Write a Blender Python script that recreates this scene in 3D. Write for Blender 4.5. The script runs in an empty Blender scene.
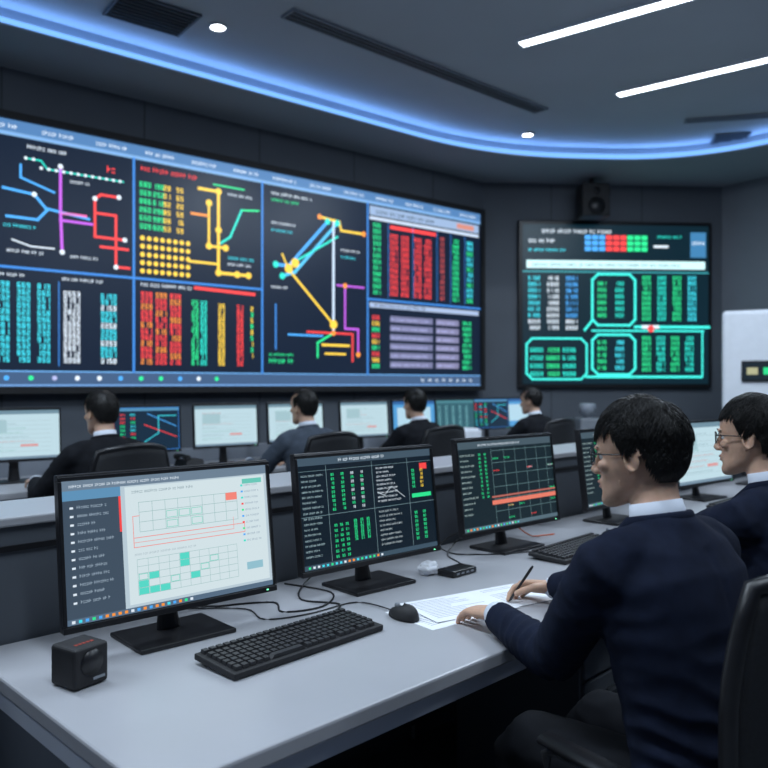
import bpy, bmesh, math, random
from mathutils import Vector, Matrix, noise
from mathutils.geometry import tessellate_polygon
R2 = math.sqrt(2.0)
V = Vector
scene = bpy.context.scene
try:
    scene.view_settings.view_transform = 'Standard'
    scene.view_settings.look = 'None'
except Exception:
    pass

# ------------------------------------------------------------------ materials
def mat(name, col, rough=.5, metal=0., var=.08, scale=12., bump=0., bscale=150., spec=.5, sss=0.):
    m = bpy.data.materials.new(name); m.use_nodes = True
    nt = m.node_tree; b = nt.nodes['Principled BSDF']
    tc = nt.nodes.new('ShaderNodeTexCoord')
    n = nt.nodes.new('ShaderNodeTexNoise'); n.inputs['Scale'].default_value = scale
    n.inputs['Detail'].default_value = 4
    nt.links.new(tc.outputs['Object'], n.inputs['Vector'])
    r = nt.nodes.new('ShaderNodeValToRGB')
    r.color_ramp.elements[0].position = .3; r.color_ramp.elements[1].position = .7
    r.color_ramp.elements[0].color = (*[c*(1-var) for c in col], 1)
    r.color_ramp.elements[1].color = (*[min(1, c*(1+var)) for c in col], 1)
    nt.links.new(n.outputs['Fac'], r.inputs['Fac'])
    nt.links.new(r.outputs['Color'], b.inputs['Base Color'])
    b.inputs['Roughness'].default_value = rough
    b.inputs['Metallic'].default_value = metal
    b.inputs['Specular IOR Level'].default_value = spec
    if sss:
        b.inputs['Subsurface Weight'].default_value = sss
        b.inputs['Subsurface Radius'].default_value = (.01, .004, .002)
    if bump:
        n2 = nt.nodes.new('ShaderNodeTexNoise'); n2.inputs['Scale'].default_value = bscale
        bp = nt.nodes.new('ShaderNodeBump'); bp.inputs['Strength'].default_value = bump
        bp.inputs['Distance'].default_value = .002
        nt.links.new(tc.outputs['Object'], n2.inputs['Vector'])
        nt.links.new(n2.outputs['Fac'], bp.inputs['Height'])
        nt.links.new(bp.outputs['Normal'], b.inputs['Normal'])
    return m

def emat(name, col, s):
    m = bpy.data.materials.new(name); m.use_nodes = True
    b = m.node_tree.nodes['Principled BSDF']
    b.inputs['Base Color'].default_value = (.02, .02, .02, 1)
    b.inputs['Emission Color'].default_value = (*col, 1)
    b.inputs['Emission Strength'].default_value = s
    return m

def screen_mat(name, s, rough=.35):
    m = bpy.data.materials.new(name); m.use_nodes = True
    nt = m.node_tree; b = nt.nodes['Principled BSDF']
    b.inputs['Base Color'].default_value = (.004, .004, .005, 1)
    b.inputs['Roughness'].default_value = rough
    a = nt.nodes.new('ShaderNodeAttribute'); a.attribute_name = 'Col'
    nt.links.new(a.outputs['Color'], b.inputs['Emission Color'])
    b.inputs['Emission Strength'].default_value = s
    return m

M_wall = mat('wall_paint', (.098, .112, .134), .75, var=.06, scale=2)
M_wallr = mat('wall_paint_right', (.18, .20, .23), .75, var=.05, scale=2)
M_seam = mat('wall_seam', (.05, .06, .07), .8)
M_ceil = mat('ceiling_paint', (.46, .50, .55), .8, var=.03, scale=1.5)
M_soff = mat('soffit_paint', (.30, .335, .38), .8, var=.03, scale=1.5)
M_floor = mat('floor_carpet', (.14, .15, .17), .85, var=.2, scale=60, bump=.3)
M_desk = mat('desk_laminate', (.385, .39, .415), .34, var=.03, scale=4)
M_deske = mat('desk_edge', (.50, .53, .60), .4, var=.02)
M_part = mat('partition_panel', (.085, .097, .115), .55, var=.06, scale=5)
M_part2 = mat('partition_trim', (.30, .33, .38), .4, var=.04)
M_black = mat('black_plastic', (.010, .010, .012), .38, var=.2, scale=30)
M_blackm = mat('black_matte', (.012, .012, .014), .65, var=.2, scale=40, bump=.2)
M_key = mat('key_plastic', (.022, .022, .025), .5, var=.2, scale=60)
M_grey = mat('grey_plastic', (.25, .27, .30), .5)
M_white = mat('white_plastic', (.80, .83, .88), .45, var=.03)
M_metal = mat('brushed_metal', (.35, .36, .38), .3, 1.0)
M_arm = mat('armrest_metal', (.10, .105, .115), .25, .7)
M_paper = mat('paper', (.80, .82, .86), .8, var=.02)
M_ink = mat('ink', (.25, .26, .3), .8)
M_navy = mat('navy_wool', (.0085, .0125, .028), .9, var=.2, scale=25, bump=.5, bscale=600, spec=.15)
M_blk = mat('black_wool', (.009, .010, .013), .9, var=.25, scale=25, bump=.4, bscale=400, spec=.15)
M_gry = mat('slate_wool', (.06, .075, .10), .9, var=.15, scale=25, bump=.4, bscale=400, spec=.2)
M_trous = mat('trouser_wool', (.007, .008, .011), .9, var=.2, spec=.2)
M_shirt = mat('shirt_cotton', (.62, .66, .74), .8, var=.03)
M_skin = mat('skin', (.58, .36, .255), .52, var=.08, scale=40, sss=.2, bump=.2, bscale=600, spec=.35)
M_lip = mat('lips', (.47, .24, .19), .45, var=.05)
M_hair = mat('hair_black', (.010, .009, .0085), .5, var=.3, scale=80, spec=.4)
M_eye = mat('eye_white', (.55, .55, .55), .2)
M_iris = mat('iris_dark', (.015, .01, .008), .15)
M_shoe = mat('shoe_leather', (.01, .01, .01), .3)
M_red = mat('red_label', (.35, .04, .02), .5)
M_chair = mat('chair_mesh', (.014, .015, .018), .75, var=.3, scale=200, bump=.6, bscale=700)
M_orange = mat('orange_rubber', (.8, .15, .03), .5)
S_wall = screen_mat('videowall_pixels', 1.3)
S_mon = screen_mat('monitor_pixels', .95, .25)
E_bar = emat('light_bar_glow', (.86, .93, 1.0), 9.)
E_down = emat('downlight_glow', (.95, .97, 1.0), 12.)
E_cove = emat('cove_led', (.13, .31, .72), 1.9)
E_coveup = emat('cove_led_uplight', (.22, .45, 1.0), 9.5)
E_led = emat('tiny_led', (.2, 1., .5), 2.)

# ------------------------------------------------------------------ builders
def link(o, parent=None):
    scene.collection.objects.link(o)
    if parent is not None: o.parent = parent
    return o

def empty(name, loc=(0, 0, 0), yaw=0.):
    e = bpy.data.objects.new(name, None); e.location = loc; e.rotation_euler = (0, 0, yaw)
    e.empty_display_size = .1
    return link(e)

class MB:
    def __init__(s): s.v = []; s.f = []; s.m = []
    def add(s, vs, fs, mi=0, M=None):
        o = len(s.v)
        for p in vs:
            p = V(p); s.v.append(M @ p if M is not None else p)
        for f in fs: s.f.append([i+o for i in f]); s.m.append(mi)
    def box(s, c, d, mi=0, M=None, top=1.0):
        c = V(c); x, y, z = [k/2 for k in d]
        vs = []
        for sz in (-1, 1):
            k = top if sz > 0 else 1
            for sx, sy in ((-1, -1), (1, -1), (1, 1), (-1, 1)):
                vs.append(c+V((sx*x*k, sy*y*k, sz*z)))
        s.add(vs, [(3, 2, 1, 0), (4, 5, 6, 7), (0, 1, 5, 4), (1, 2, 6, 5), (2, 3, 7, 6), (3, 0, 4, 7)], mi, M)
    def tube(s, path, rad, n=12, ref=(1, 0, 0), mi=0, M=None, closed=False):
        P = [V(p) for p in path]; L = len(P); vs = []; fs = []; ref = V(ref)
        if not isinstance(rad, (list, tuple)): rad = [rad]*L
        for i, p in enumerate(P):
            if closed: T = P[(i+1) % L]-P[i-1]
            else: T = P[min(i+1, L-1)]-P[max(i-1, 0)]
            T.normalize()
            sd = ref-ref.dot(T)*T
            if sd.length < .05:
                rr = V((0, 0, 1)) if abs(T.z) < .9 else V((0, 1, 0))
                sd = rr-rr.dot(T)*T
            sd.normalize(); ot = T.cross(sd)
            r = rad[i]; rx, ry = r if isinstance(r, (list, tuple)) else (r, r)
            for k in range(n):
                a = 2*math.pi*k/n
                vs.append(p+sd*rx*math.cos(a)+ot*ry*math.sin(a))
        m = L if closed else L-1
        for i in range(m):
            j = (i+1) % L
            for k in range(n):
                k2 = (k+1) % n
                fs.append((i*n+k, i*n+k2, j*n+k2, j*n+k))
        if not closed:
            vs.append(P[0]); vs.append(P[-1]); a, b = len(vs)-2, len(vs)-1
            for k in range(n):
                k2 = (k+1) % n
                fs.append((a, k2, k)); fs.append((b, (L-1)*n+k, (L-1)*n+k2))
        s.add(vs, fs, mi, M)
    def ell(s, c, r, mi=0, M=None, nu=20, nv=12, rot=None):
        c = V(c); vs = [V((0, 0, r[2]))]; fs = []
        for i in range(1, nv):
            t = math.pi*i/nv
            for k in range(nu):
                a = 2*math.pi*k/nu
                vs.append(V((r[0]*math.sin(t)*math.cos(a), r[1]*math.sin(t)*math.sin(a), r[2]*math.cos(t))))
        vs.append(V((0, 0, -r[2])))
        for k in range(nu):
            fs.append((0, 1+k, 1+(k+1) % nu))
            fs.append((len(vs)-1, 1+(nv-2)*nu+(k+1) % nu, 1+(nv-2)*nu+k))
        for i in range(nv-2):
            for k in range(nu):
                fs.append((1+i*nu+k, 1+(i+1)*nu+k, 1+(i+1)*nu+(k+1) % nu, 1+i*nu+(k+1) % nu))
        if rot is not None: vs = [rot @ p for p in vs]
        s.add([p+c for p in vs], fs, mi, M)
    def mesh(s, name, mats, smooth=False, recalc=True):
        me = bpy.data.meshes.new(name)
        me.from_pydata([tuple(p) for p in s.v], [], s.f)
        for m in mats: me.materials.append(m)
        for p, mi in zip(me.polygons, s.m): p.material_index = mi; p.use_smooth = smooth
        if recalc:
            bm = bmesh.new(); bm.from_mesh(me); bmesh.ops.recalc_face_normals(bm, faces=bm.faces[:]); bm.to_mesh(me); bm.free()
        me.update()
        return me
    def obj(s, name, mats, parent=None, smooth=False, bevel=0., loc=(0, 0, 0), rot=(0, 0, 0), segs=2):
        if not isinstance(mats, (list, tuple)): mats = [mats]
        o = bpy.data.objects.new(name, s.mesh(name, mats, smooth))
        o.location = loc; o.rotation_euler = rot
        link(o, parent)
        if bevel:
            b = o.modifiers.new('bevel', 'BEVEL'); b.width = bevel; b.segments = segs; b.limit_method = 'ANGLE'
            b.angle_limit = math.radians(40)
        return o

def remesh(mb, name, mats, voxel, smooth=4, parent=None, fold=0., fscale=14., seed=0., matfn=None, factor=.5, post=None):
    t = bpy.data.objects.new('tmp', mb.mesh('tmp', [])); link(t)
    r = t.modifiers.new('r', 'REMESH'); r.mode = 'VOXEL'; r.voxel_size = voxel; r.use_smooth_shade = True
    if smooth:
        s = t.modifiers.new('s', 'SMOOTH'); s.iterations = smooth; s.factor = factor
    bpy.context.view_layer.update()
    dg = bpy.context.evaluated_depsgraph_get()
    me = bpy.data.meshes.new_from_object(t.evaluated_get(dg))
    bpy.data.objects.remove(t)
    me.name = name; me.materials.clear()
    for m in (mats if isinstance(mats, (list, tuple)) else [mats]): me.materials.append(m)
    nr = [v.normal.copy() for v in me.vertices]
    if fold:
        for v, n in zip(me.vertices, nr):
            c = v.co
            a = noise.noise(V((c.x*fscale, c.y*fscale, c.z*fscale*1.8))+V((seed, seed, 0)))
            b = 1-abs(noise.noise(V((c.x*fscale*.8+9, c.y*fscale*.8, c.z*fscale*2.2+seed))))*2
            v.co = c+n*fold*(a*.8+b*.5)
    if post:
        for v, n in zip(me.vertices, nr): v.co = post(v.co.copy(), n)
    for p in me.polygons:
        p.use_smooth = True
        p.material_index = matfn(p.center) if matfn else 0
    me.update()
    o = bpy.data.objects.new(name, me); link(o, parent)
    return o

# desk frame: s runs along the rows, t runs towards the video wall
def D(s, t, z=0.): return V(((s-t)/R2, (s+t)/R2, z))
YD = math.radians(45)

# ------------------------------------------------------------------ screen canvas
SEG = {'0': 'abcdef', '1': 'bc', '2': 'abged', '3': 'abgcd', '5': 'afgcd', '6': 'afgedc', '8': 'abcdefg', '9': 'abcdfg'}
class Canvas:
    def __init__(s, W, H, eps, seed=0):
        s.W, s.H, s.e = W, H, eps; s.v = []; s.f = []; s.c = []; s.vpr = (0, 0, W, H); s.r = random.Random(seed)
    def vp(s, x0, y0, x1, y1): s.vpr = (x0, y0, x1, y1); return s
    def P(s, x, y):
        a = s.vpr; return (a[0]+(a[2]-a[0])*x, a[1]+(a[3]-a[1])*y)
    def raw(s, pts, col, L):
        o = len(s.v)
        for p in pts: s.v.append((p[0], -s.e*L, p[1]))
        s.f.append(list(range(o, o+len(pts)))); s.c.append(col)
    def rect(s, x0, y0, x1, y1, col, L=1):
        a = s.P(x0, y0); b = s.P(x1, y1)
        s.raw([a, (b[0], a[1]), b, (a[0], b[1])], col, L)
    def line(s, pts, w, col, L=3):
        q = [V((*s.P(*p), 0)) for p in pts]
        for a, b in zip(q, q[1:]):
            d = (b-a)
            if d.length < 1e-6: continue
            d.normalize(); n = V((-d.y, d.x, 0))*w/2; a = a-d*w/2; b = b+d*w/2
            s.raw([(a-n)[:2], (b-n)[:2], (b+n)[:2], (a+n)[:2]], col, L)
    def dot(s, x, y, r, col, L=4, n=12):
        c = s.P(x, y)
        s.raw([(c[0]+r*math.cos(2*math.pi*i/n), c[1]+r*math.sin(2*math.pi*i/n)) for i in range(n)], col, L)
    def frame(s, x0, y0, x1, y1, w, col, L=2):
        s.line([(x0, y0), (x1, y0), (x1, y1), (x0, y1), (x0, y0)], w, col, L)
    def digits(s, x, y, h, n, col, L=3):
        cx, cy = s.P(x, y); w = h*.58; k = h*.17
        for i in range(n):
            g = SEG[s.r.choice('01235689')]; X = cx+i*h*.82
            R = []
            if 'a' in g: R.append((0, h-k, w, h))
            if 'g' in g: R.append((0, h/2-k/2, w, h/2+k/2))
            if 'd' in g: R.append((0, 0, w, k))
            if 'b' in g: R.append((w-k, h/2, w, h))
            if 'c' in g: R.append((w-k, 0, w, h/2))
            if 'f' in g: R.append((0, h/2, k, h))
            if 'e' in g: R.append((0, 0, k, h/2))
            for q in R: s.raw([(X+q[0], cy+q[1]), (X+q[2], cy+q[1]), (X+q[2], cy+q[3]), (X+q[0], cy+q[3])], col, L)
    def text(s, x, y, h, length, col, L=3):
        cx, cy = s.P(x, y); X = cx; end = cx+length
        while X < end:
            nn = s.r.randint(2, 7)
            for i in range(nn):
                w = h*.5
                if X+w > end: return
                t = s.r.random()
                if t < .4:
                    s.raw([(X, cy), (X+h*.15, cy), (X+h*.15, cy+h), (X, cy+h)], col, L)
                    s.raw([(X, cy+h*.4), (X+w, cy+h*.4), (X+w, cy+h*.6), (X, cy+h*.6)], col, L)
                elif t < .7:
                    s.raw([(X, cy), (X+w, cy), (X+w, cy+h*.2), (X, cy+h*.2)], col, L)
                    s.raw([(X, cy+h*.55), (X+w, cy+h*.55), (X+w, cy+h*.75), (X, cy+h*.75)], col, L)
                else:
                    s.raw([(X, cy), (X+h*.15, cy), (X+h*.15, cy+h*.8), (X, cy+h*.8)], col, L)
                    s.raw([(X+w-h*.15, cy), (X+w, cy), (X+w, cy+h*.8), (X+w-h*.15, cy+h*.8)], col, L)
                X += h*.68
            X += h*.5
    def table(s, x0, y0, x1, y1, cols, rows, h, n, colfn, L=3):
        for i in range(cols):
            for j in range(rows):
                c = colfn(i, j)
                if c is None: continue
                s.digits(x0+(x1-x0)*i/max(1, cols), y0+(y1-y0)*(j/max(1, rows)), h, n, c, L)
    def build(s, name, m, parent=None, loc=(0, 0, 0), rot=(0, 0, 0)):
        me = bpy.data.meshes.new(name); me.from_pydata(s.v, [], s.f); me.materials.append(m)
        ca = me.color_attributes.new('Col', 'FLOAT_COLOR', 'CORNER')
        k = 0
        for p, c in zip(me.polygons, s.c):
            for _ in range(p.loop_total):
                ca.data[k].color = (*c, 1); k += 1
        me.update()
        o = bpy.data.objects.new(name, me); o.location = loc; o.rotation_euler = rot
        return link(o, parent)

BG = (.005, .012, .030); BLUE = (.05, .24, .70); CY = (.06, .75, .90); GR = (.03, .82, .30); YE = (.98, .66, .07)
RE = (.98, .07, .07); WH = (.75, .85, .95); OR = (.98, .32, .05); PU = (.55, .12, .80); LB = (.08, .42, .98); LAV = (.42, .45, .75)
PINK = (.90, .15, .45); TEAL = (.03, .78, .64)

# ------------------------------------------------------------------ room
ua = V((.773, .634)); ua.normalize()
A = V((1.30, 10.03)); F = A-ua*14.0; B = V((4.51, 10.25)); C = B+V((.603, -.798))*6.5
Dp = V((C.x, -4.)); E = V((-6.5, -4.))
room = [F, A, B, C, Dp, E]
names = ['wall_left', 'wall_back', 'wall_right', 'wall_side', 'wall_rear', 'wall_far_left']
H0 = 4.05; H1 = 4.22
def prism(name, poly, z0, z1, m):
    mb = MB(); n = len(poly)
    vs = [V((p.x, p.y, z0)) for p in poly]+[V((p.x, p.y, z1)) for p in poly]
    fs = [list(range(n)), list(range(n, 2*n))]+[(i, (i+1) % n, n+(i+1) % n, n+i) for i in range(n)]
    mb.add(vs, fs); return mb.obj(name, m)
prism('floor', room, -.1, 0, M_floor)
prism('ceiling', room, H1, H1+.1, M_ceil)
for i, nm in enumerate(names):
    p, q = room[i], room[(i+1) % 6]; d = (q-p); L = d.length; d.normalize(); nrm = V((-d.y, d.x))
    mb = MB(); th = .15
    mid = (p+q)/2+nrm*th/2
    Mx = Matrix.Translation((mid.x, mid.y, 0)) @ Matrix.Rotation(math.atan2(d.y, d.x), 4, 'Z')
    mb.box((0, 0, H1/2), (L+.1, th, H1), 0, Mx)
    k = -L/2+.9
    while k < L/2-.3:
        mb.box((k, -th/2-.001, H1/2), (.012, .004, H1-.2), 1, Mx); k += 1.22
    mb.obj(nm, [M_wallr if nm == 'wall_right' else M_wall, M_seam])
    mb = MB(); mb.box((0, -th/2-.008, .05), (L-.15, .014, .1), 0, Mx); mb.obj('baseboard_'+nm[5:], M_black)

def inset(poly, ds):
    n = len(poly); out = []; lines = []
    for i in range(n):
        p, q = poly[i], poly[(i+1) % n]; d = (q-p).normalized(); nn = V((d.y, -d.x)); lines.append((p+nn*ds[i], d))
    for i in range(n):
        p1, d1 = lines[i-1]; p2, d2 = lines[i]
        cr = d1.x*d2.y-d1.y*d2.x; w = p2-p1; t = (w.x*d2.y-w.y*d2.x)/cr; out.append(p1+d1*t)
    return out
def rounded(ds):
    inn = inset(room, ds); loop = []
    for i, p in enumerate(inn):
        a, b = inn[i-1], inn[(i+1) % 6]; da = (a-p); db = (b-p)
        c = min(1.1, .45*da.length, .45*db.length); s0 = p+da.normalized()*c; s1 = p+db.normalized()*c
        for k in range(13):
            t = k/12; loop.append(s0*(1-t)**2+p*2*t*(1-t)+s1*t*t)
    return loop
DS = [.72, 1.0, 1.2, .9, .9, .9]
loop = rounded(DS); loop2 = rounded([d+.10 for d in DS]); l3 = rounded([d+.02 for d in DS]); l4 = rounded([d+.08 for d in DS])
outer3 = [V((p.x, p.y, H0)) for p in room]; inner3 = [V((p.x, p.y, H0)) for p in loop2]
tess = tessellate_polygon([outer3, inner3]); mb = MB(); mb.add(outer3+inner3, [list(t) for t in tess])
n = len(loop)
def band(mb, la, za, lb, zb, mi=0):
    vs = [V((p.x, p.y, za)) for p in la]+[V((p.x, p.y, zb)) for p in lb]
    mb.add(vs, [(i, (i+1) % n, n+(i+1) % n, n+i) for i in range(n)], mi)
band(mb, loop2, H0, loop2, H0+.014); band(mb, loop2, H0+.014, loop, H0+.014)
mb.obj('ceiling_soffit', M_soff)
mb = MB(); band(mb, loop, H0+.014, loop, H0+.10, 0); band(mb, loop, H0+.10, loop, H1, 1); band(mb, l3, H0+.018, l4, H0+.018, 2)
mb.obj('trim_cove_light', [E_cove, M_soff, E_coveup])

# ceiling fittings
def ceil_box(name, p, q):
    p = V(p); q = V(q); d = q-p; mid = (p+q)/2
    return empty(name, (mid.x, mid.y, H1), math.atan2(d.y, d.x)), d.length
def light_bar(p, q, power):
    e, L = ceil_box('ceiling_light_bar', p, q)
    mb = MB(); mb.box((0, 0, -.012), (L, .10, .024)); mb.obj('diffuser', E_bar, e)
    mb = MB()
    for sy in (-1, 1): mb.box((0, sy*.058, -.014), (L+.02, .014, .028))
    for sx in (-1, 1): mb.box((sx*(L/2+.005), 0, -.014), (.012, .12, .028))
    mb.obj('housing', M_white, e)
    ld = bpy.data.lights.new('bar_lamp', 'AREA'); ld.shape = 'RECTANGLE'; ld.size = L; ld.size_y = .11
    ld.energy = power; ld.color = (.73, .86, 1.0)
    lo = bpy.data.objects.new('bar_lamp', ld); lo.location = (0, 0, -.035); link(lo, e)
light_bar((1.12, 6.28), (2.75, 5.10), 76)
light_bar((2.25, 7.38), (3.9, 6.1), 66)
light_bar((-2.6, 3.3), (-1.0, 2.1), 80)  # this bar and the next three are out of view, added for lighting
light_bar((-.6, 1.2), (1.0, 0.), 70)
light_bar((2.2, 3.2), (3.9, 1.9), 77)
light_bar((-4.7, 1.6), (-3.2, .4), 68)
def slot_vent(p, q, w, n):
    e, L = ceil_box('ceiling_air_vent', p, q)
    mb = MB(); mb.box((0, 0, -.004), (L, w, .01)); mb.obj('recess', M_blackm, e)
    mb = MB()
    for k in range(n): mb.box((0, -w/2+w*k/(n-1), -.012), (L, .008 if 0 < k < n-1 else .018, .018))
    for sx in (-1, 1): mb.box((sx*L/2, 0, -.012), (.02, w+.02, .018))
    mb.obj('louvres', M_grey if n < 5 else M_part, e)
slot_vent((-.72, 5.78), (1.60, 7.84), .15, 4)
slot_vent((3.2, 8.15), (4.4, 7.9), .10, 4)
slot_vent((-1.98, 5.62), (-1.52, 5.98), .42, 9)
slot_vent((3.75, 8.75), (4.1, 8.67), .3, 7)
def downlight(x, y):
    e = empty('recessed_downlight', (x, y, H1))
    mb = MB(); mb.tube([(0, 0, -.012), (0, 0, 0)], .055, 24); mb.obj('lens', E_down, e, True)
    mb = MB(); pts = [(.065*math.cos(k*math.pi/12), .065*math.sin(k*math.pi/12), -.008) for k in range(24)]
    mb.tube(pts, .010, 8, closed=True, ref=(0, 0, 1)); mb.obj('rim', M_white, e, True)
    ld = bpy.data.lights.new('spot', 'SPOT'); ld.energy = 40; ld.spot_size = 1.6; ld.color = (.85, .92, 1); ld.shadow_soft_size = .05
    lo = bpy.data.objects.new('spot', ld); lo.location = (0, 0, -.03); link(lo, e)
downlight(-1.3, 6.01); downlight(1.61, 8.6); downlight(-3.9, 3.6)

# ------------------------------------------------------------------ video wall
VW, VH = 7.25, 2.19
rr_ = V((1.2275, 9.82)); org = rr_-ua*VW
ang = math.atan2(ua.y, ua.x)
vw = empty('video_wall', (org.x, org.y, 1.40), ang)
mb = MB()
mb.box((VW/2, .055, VH/2), (VW+.10, .10, VH+.10))
mb.obj('cabinet', M_black, vw)
mb = MB()
for (c, d) in (((VW/2, -.012, -.03), (VW+.12, .05, .06)), ((VW/2, -.012, VH+.03), (VW+.12, .05, .06)),
               ((-.03, -.012, VH/2), (.06, .05, VH)), ((VW+.03, -.012, VH/2), (.06, .05, VH))):
    mb.box(c, d)
mb.obj('bezel', M_blackm, vw)
c = Canvas(VW, VH, .0015, 4)
c.rect(0, 0, 1, 1, BG, 1)
c.rect(0, .955, 1, 1, (.08, .20, .42), 2); c.rect(0, .94, 1, .955, (.20, .40, .70), 2)
for x in range(16): c.text(.02+x*.062, .967, .036, .28, WH, 3)
c.rect(0, 0, 1, .055, (.05, .10, .20), 2); c.rect(0, .055, 1, .060, (.15, .40, .8), 3)
c.rect(0, 0, 1, .008, (.14, .30, .60), 3)
for k in range(16):
    c.dot(.10+k*.026, .032, .021, c.r.choice([LB, GR, WH, TEAL, WH, GR, LB, LAV]), 4)
for k in range(8): c.text(.86+.016*k, .022, .04, .06, WH, 4)
px = [0, 1.35, 2.73, 4.06, 5.42, 7.25]; yb, ym, yt = .14, .98, 2.05
for x in px[1:-1]:
    c.vp(0, 0, VW, VH); c.line([(x/VW, .06), (x/VW, .94)], .022, BLUE, 4)
for i in range(5):
    if i != 3: c.line([(px[i]/VW, ym/VH), (px[i+1]/VW, ym/VH)], .022, BLUE, 4)
def panel(i, part):
    a = {'u': (ym, yt), 'l': (yb, ym), 'f': (yb, yt)}[part]
    c.vp(px[i]+.03, a[0]+.02, px[i+1]-.03, a[1]-.01)
hd = .047
panel(0, 'u'); c.table(.05, .05, .6, .9, 4, 11, hd, 4, lambda i, j: GR if i % 2 else CY); c.line([(.7, .1), (.7, .8), (.9, .8)], .025, RE)
panel(0, 'l'); c.table(.05, .05, .95, .85, 5, 9, hd, 4, lambda i, j: CY)
panel(1, 'u')
c.text(.34, .94, .035, .32, WH)
c.table(.04, .02, .2, .97, 1, 13, hd, 3, lambda i, j: GR)
c.line([(.33, .86), (.42, .86), (.46, .80), (.95, .80)], .012, TEAL)
for k in range(14): c.dot(.33+k*.046, .86 if k < 2 else .80, .014, WH)
c.line([(.54, .84), (.54, .50), (.55, .14)], .024, PU)
c.line([(.20, .60), (.38, .58), (.45, .48), (.72, .44)], .022, LB)
c.line([(.22, .38), (.40, .38), (.46, .47)], .022, LB)
c.line([(.30, .80), (.30, .70), (.50, .62)], .018, LB)
c.line([(.54, .46), (.70, .46)], .022, PINK); c.line([(.54, .40), (.74, .40)], .022, PU)
c.line([(.92, .66), (.80, .66), (.76, .62), (.76, .30), (.96, .30)], .022, RE)
c.line([(.76, .50), (.90, .50), (.90, .06), (.99, .06)], .022, RE); c.line([(.80, .22), (.98, .22)], .022, RE)
for q in ((.54, .84), (.55, .14), (.38, .58), (.76, .62), (.90, .06), (.96, .30), (.92, .66)): c.dot(q[0], q[1], .022, WH)
c.line([(.25, .20), (.36, .16), (.50, .16)], .012, WH); c.text(.22, .10, .03, .3, WH)
c.text(.84, .86, .06, .12, RE); c.text(.20, .30, .03, .25, CY); c.text(.60, .72, .028, .18, WH); c.text(.60, .10, .028, .25, WH)
panel(1, 'l')
c.text(.06, .92, .03, .35, WH); c.text(.55, .92, .03, .35, WH)
c.table(.04, .05, .52, .88, 4, 12, hd*.95, 3, lambda i, j: CY)
c.table(.56, .05, .76, .82, 1, 12, hd*.95, 4, lambda i, j: WH)
c.table(.80, .05, .98, .82, 1, 12, hd*.95, 4, lambda i, j: (CY if j % 3 else WH))
c.line([(.53, .02), (.53, .9)], .008, BLUE)
panel(2, 'u')
c.text(.03, .93, .045, .55, RE)
c.table(.02, .42, .22, .86, 2, 6, hd, 3, lambda i, j: GR)
c.table(.20, .42, .40, .86, 2, 6, hd, 2, lambda i, j: YE)
for j in range(5):
    for i in range(8): c.dot(.04+i*.05, .05+j*.072, .023, YE)
c.line([(.48, .86), (.64, .86), (.64, .10)], .030, YE); c.line([(.56, .74), (.56, .34), (.70, .34)], .024, YE)
c.line([(.64, .10), (.90, .10)], .030, YE); c.line([(.40, .18), (.64, .18)], .024, YE)
c.line([(.66, .38), (.74, .45), (.84, .72)], .022, TEAL); c.line([(.84, .72), (.99, .74)], .018, GR)
c.line([(.60, .92), (.86, .92)], .014, GR)
c.line([(.42, .62), (.56, .62)], .024, OR)
for q in ((.64, .86), (.56, .74), (.56, .34), (.70, .34), (.64, .10), (.80, .10), (.90, .10), (.64, .5)): c.dot(q[0], q[1], .034, YE)
c.text(.72, .84, .03, .3, WH); c.text(.72, .24, .03, .3, CY); c.text(.72, .18, .03, .25, WH)
panel(2, 'l')
c.line([(.45, .96), (.95, .94)], .03, RE)
c.text(.03, .93, .035, .5, WH)
c.table(.03, .05, .36, .88, 3, 12, hd, 3, lambda i, j: (RE if (i+j) % 3 else OR))
c.table(.42, .05, .56, .82, 2, 12, hd, 2, lambda i, j: (GR, TEAL)[i])
c.table(.64, .05, .76, .80, 1, 12, hd, 2, lambda i, j: YE)
c.table(.80, .05, .86, .80, 1, 12, hd, 2, lambda i, j: RE)
c.table(.92, .15, .98, .80, 1, 9, hd, 1, lambda i, j: (YE, GR)[j % 2])
panel(3, 'f')
c.text(.06, .96, .035, .5, WH); c.text(.06, .925, .03, .35, GR)
c.line([(.52, .88), (.72, .87), (.74, .82), (.98, .82)], .026, YE)
c.line([(.10, .58), (.22, .58), (.60, .86)], .034, LB); c.line([(.16, .52), (.28, .55), (.70, .86)], .034, (.1, .55, .9))
c.line([(.26, .60), (.70, .78)], .022, TEAL)
c.line([(.22, .56), (.66, .27)], .026, YE); c.line([(.16, .64), (.22, .56)], .02, YE)
c.line([(.66, .86), (.66, .22)], .030, (.6, .75, .95))
c.line([(.66, .22), (.50, .16), (.50, .08)], .022, GR); c.line([(.40, .22), (.86, .22)], .02, RE)
c.line([(.78, .50), (.78, .25), (.92, .25), (.92, .10)], .022, PU); c.line([(.70, .50), (.98, .50)], .02, PU)
c.line([(.55, .15), (.82, .15)], .026, YE); c.line([(.58, .10), (.78, .10)], .022, YE)
c.line([(.10, .36), (.10, .12)], .018, BLUE); c.line([(.22, .20), (.55, .20)], .02, LB)
c.line([(.86, .22), (.86, .06)], .02, RE)
for q in ((.22, .565), (.28, .60), (.66, .27)): c.dot(q[0], q[1], .05, YE)
for q in ((.60, .86), (.70, .86), (.10, .58), (.16, .52)): c.dot(q[0], q[1], .035, TEAL)
for q in ((.78, .50), (.92, .10), (.66, .22), (.98, .82), (.52, .88)): c.dot(q[0], q[1], .03, OR)
c.text(.04, .04, .05, .3, GR); c.text(.04, .08, .03, .3, GR)
c.text(.06, .80, .03, .3, WH); c.text(.06, .76, .03, .25, CY); c.text(.74, .70, .03, .25, WH); c.text(.74, .66, .03, .2, CY); c.text(.06, .45, .03, .2, WH)
panel(4, 'u')
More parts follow.
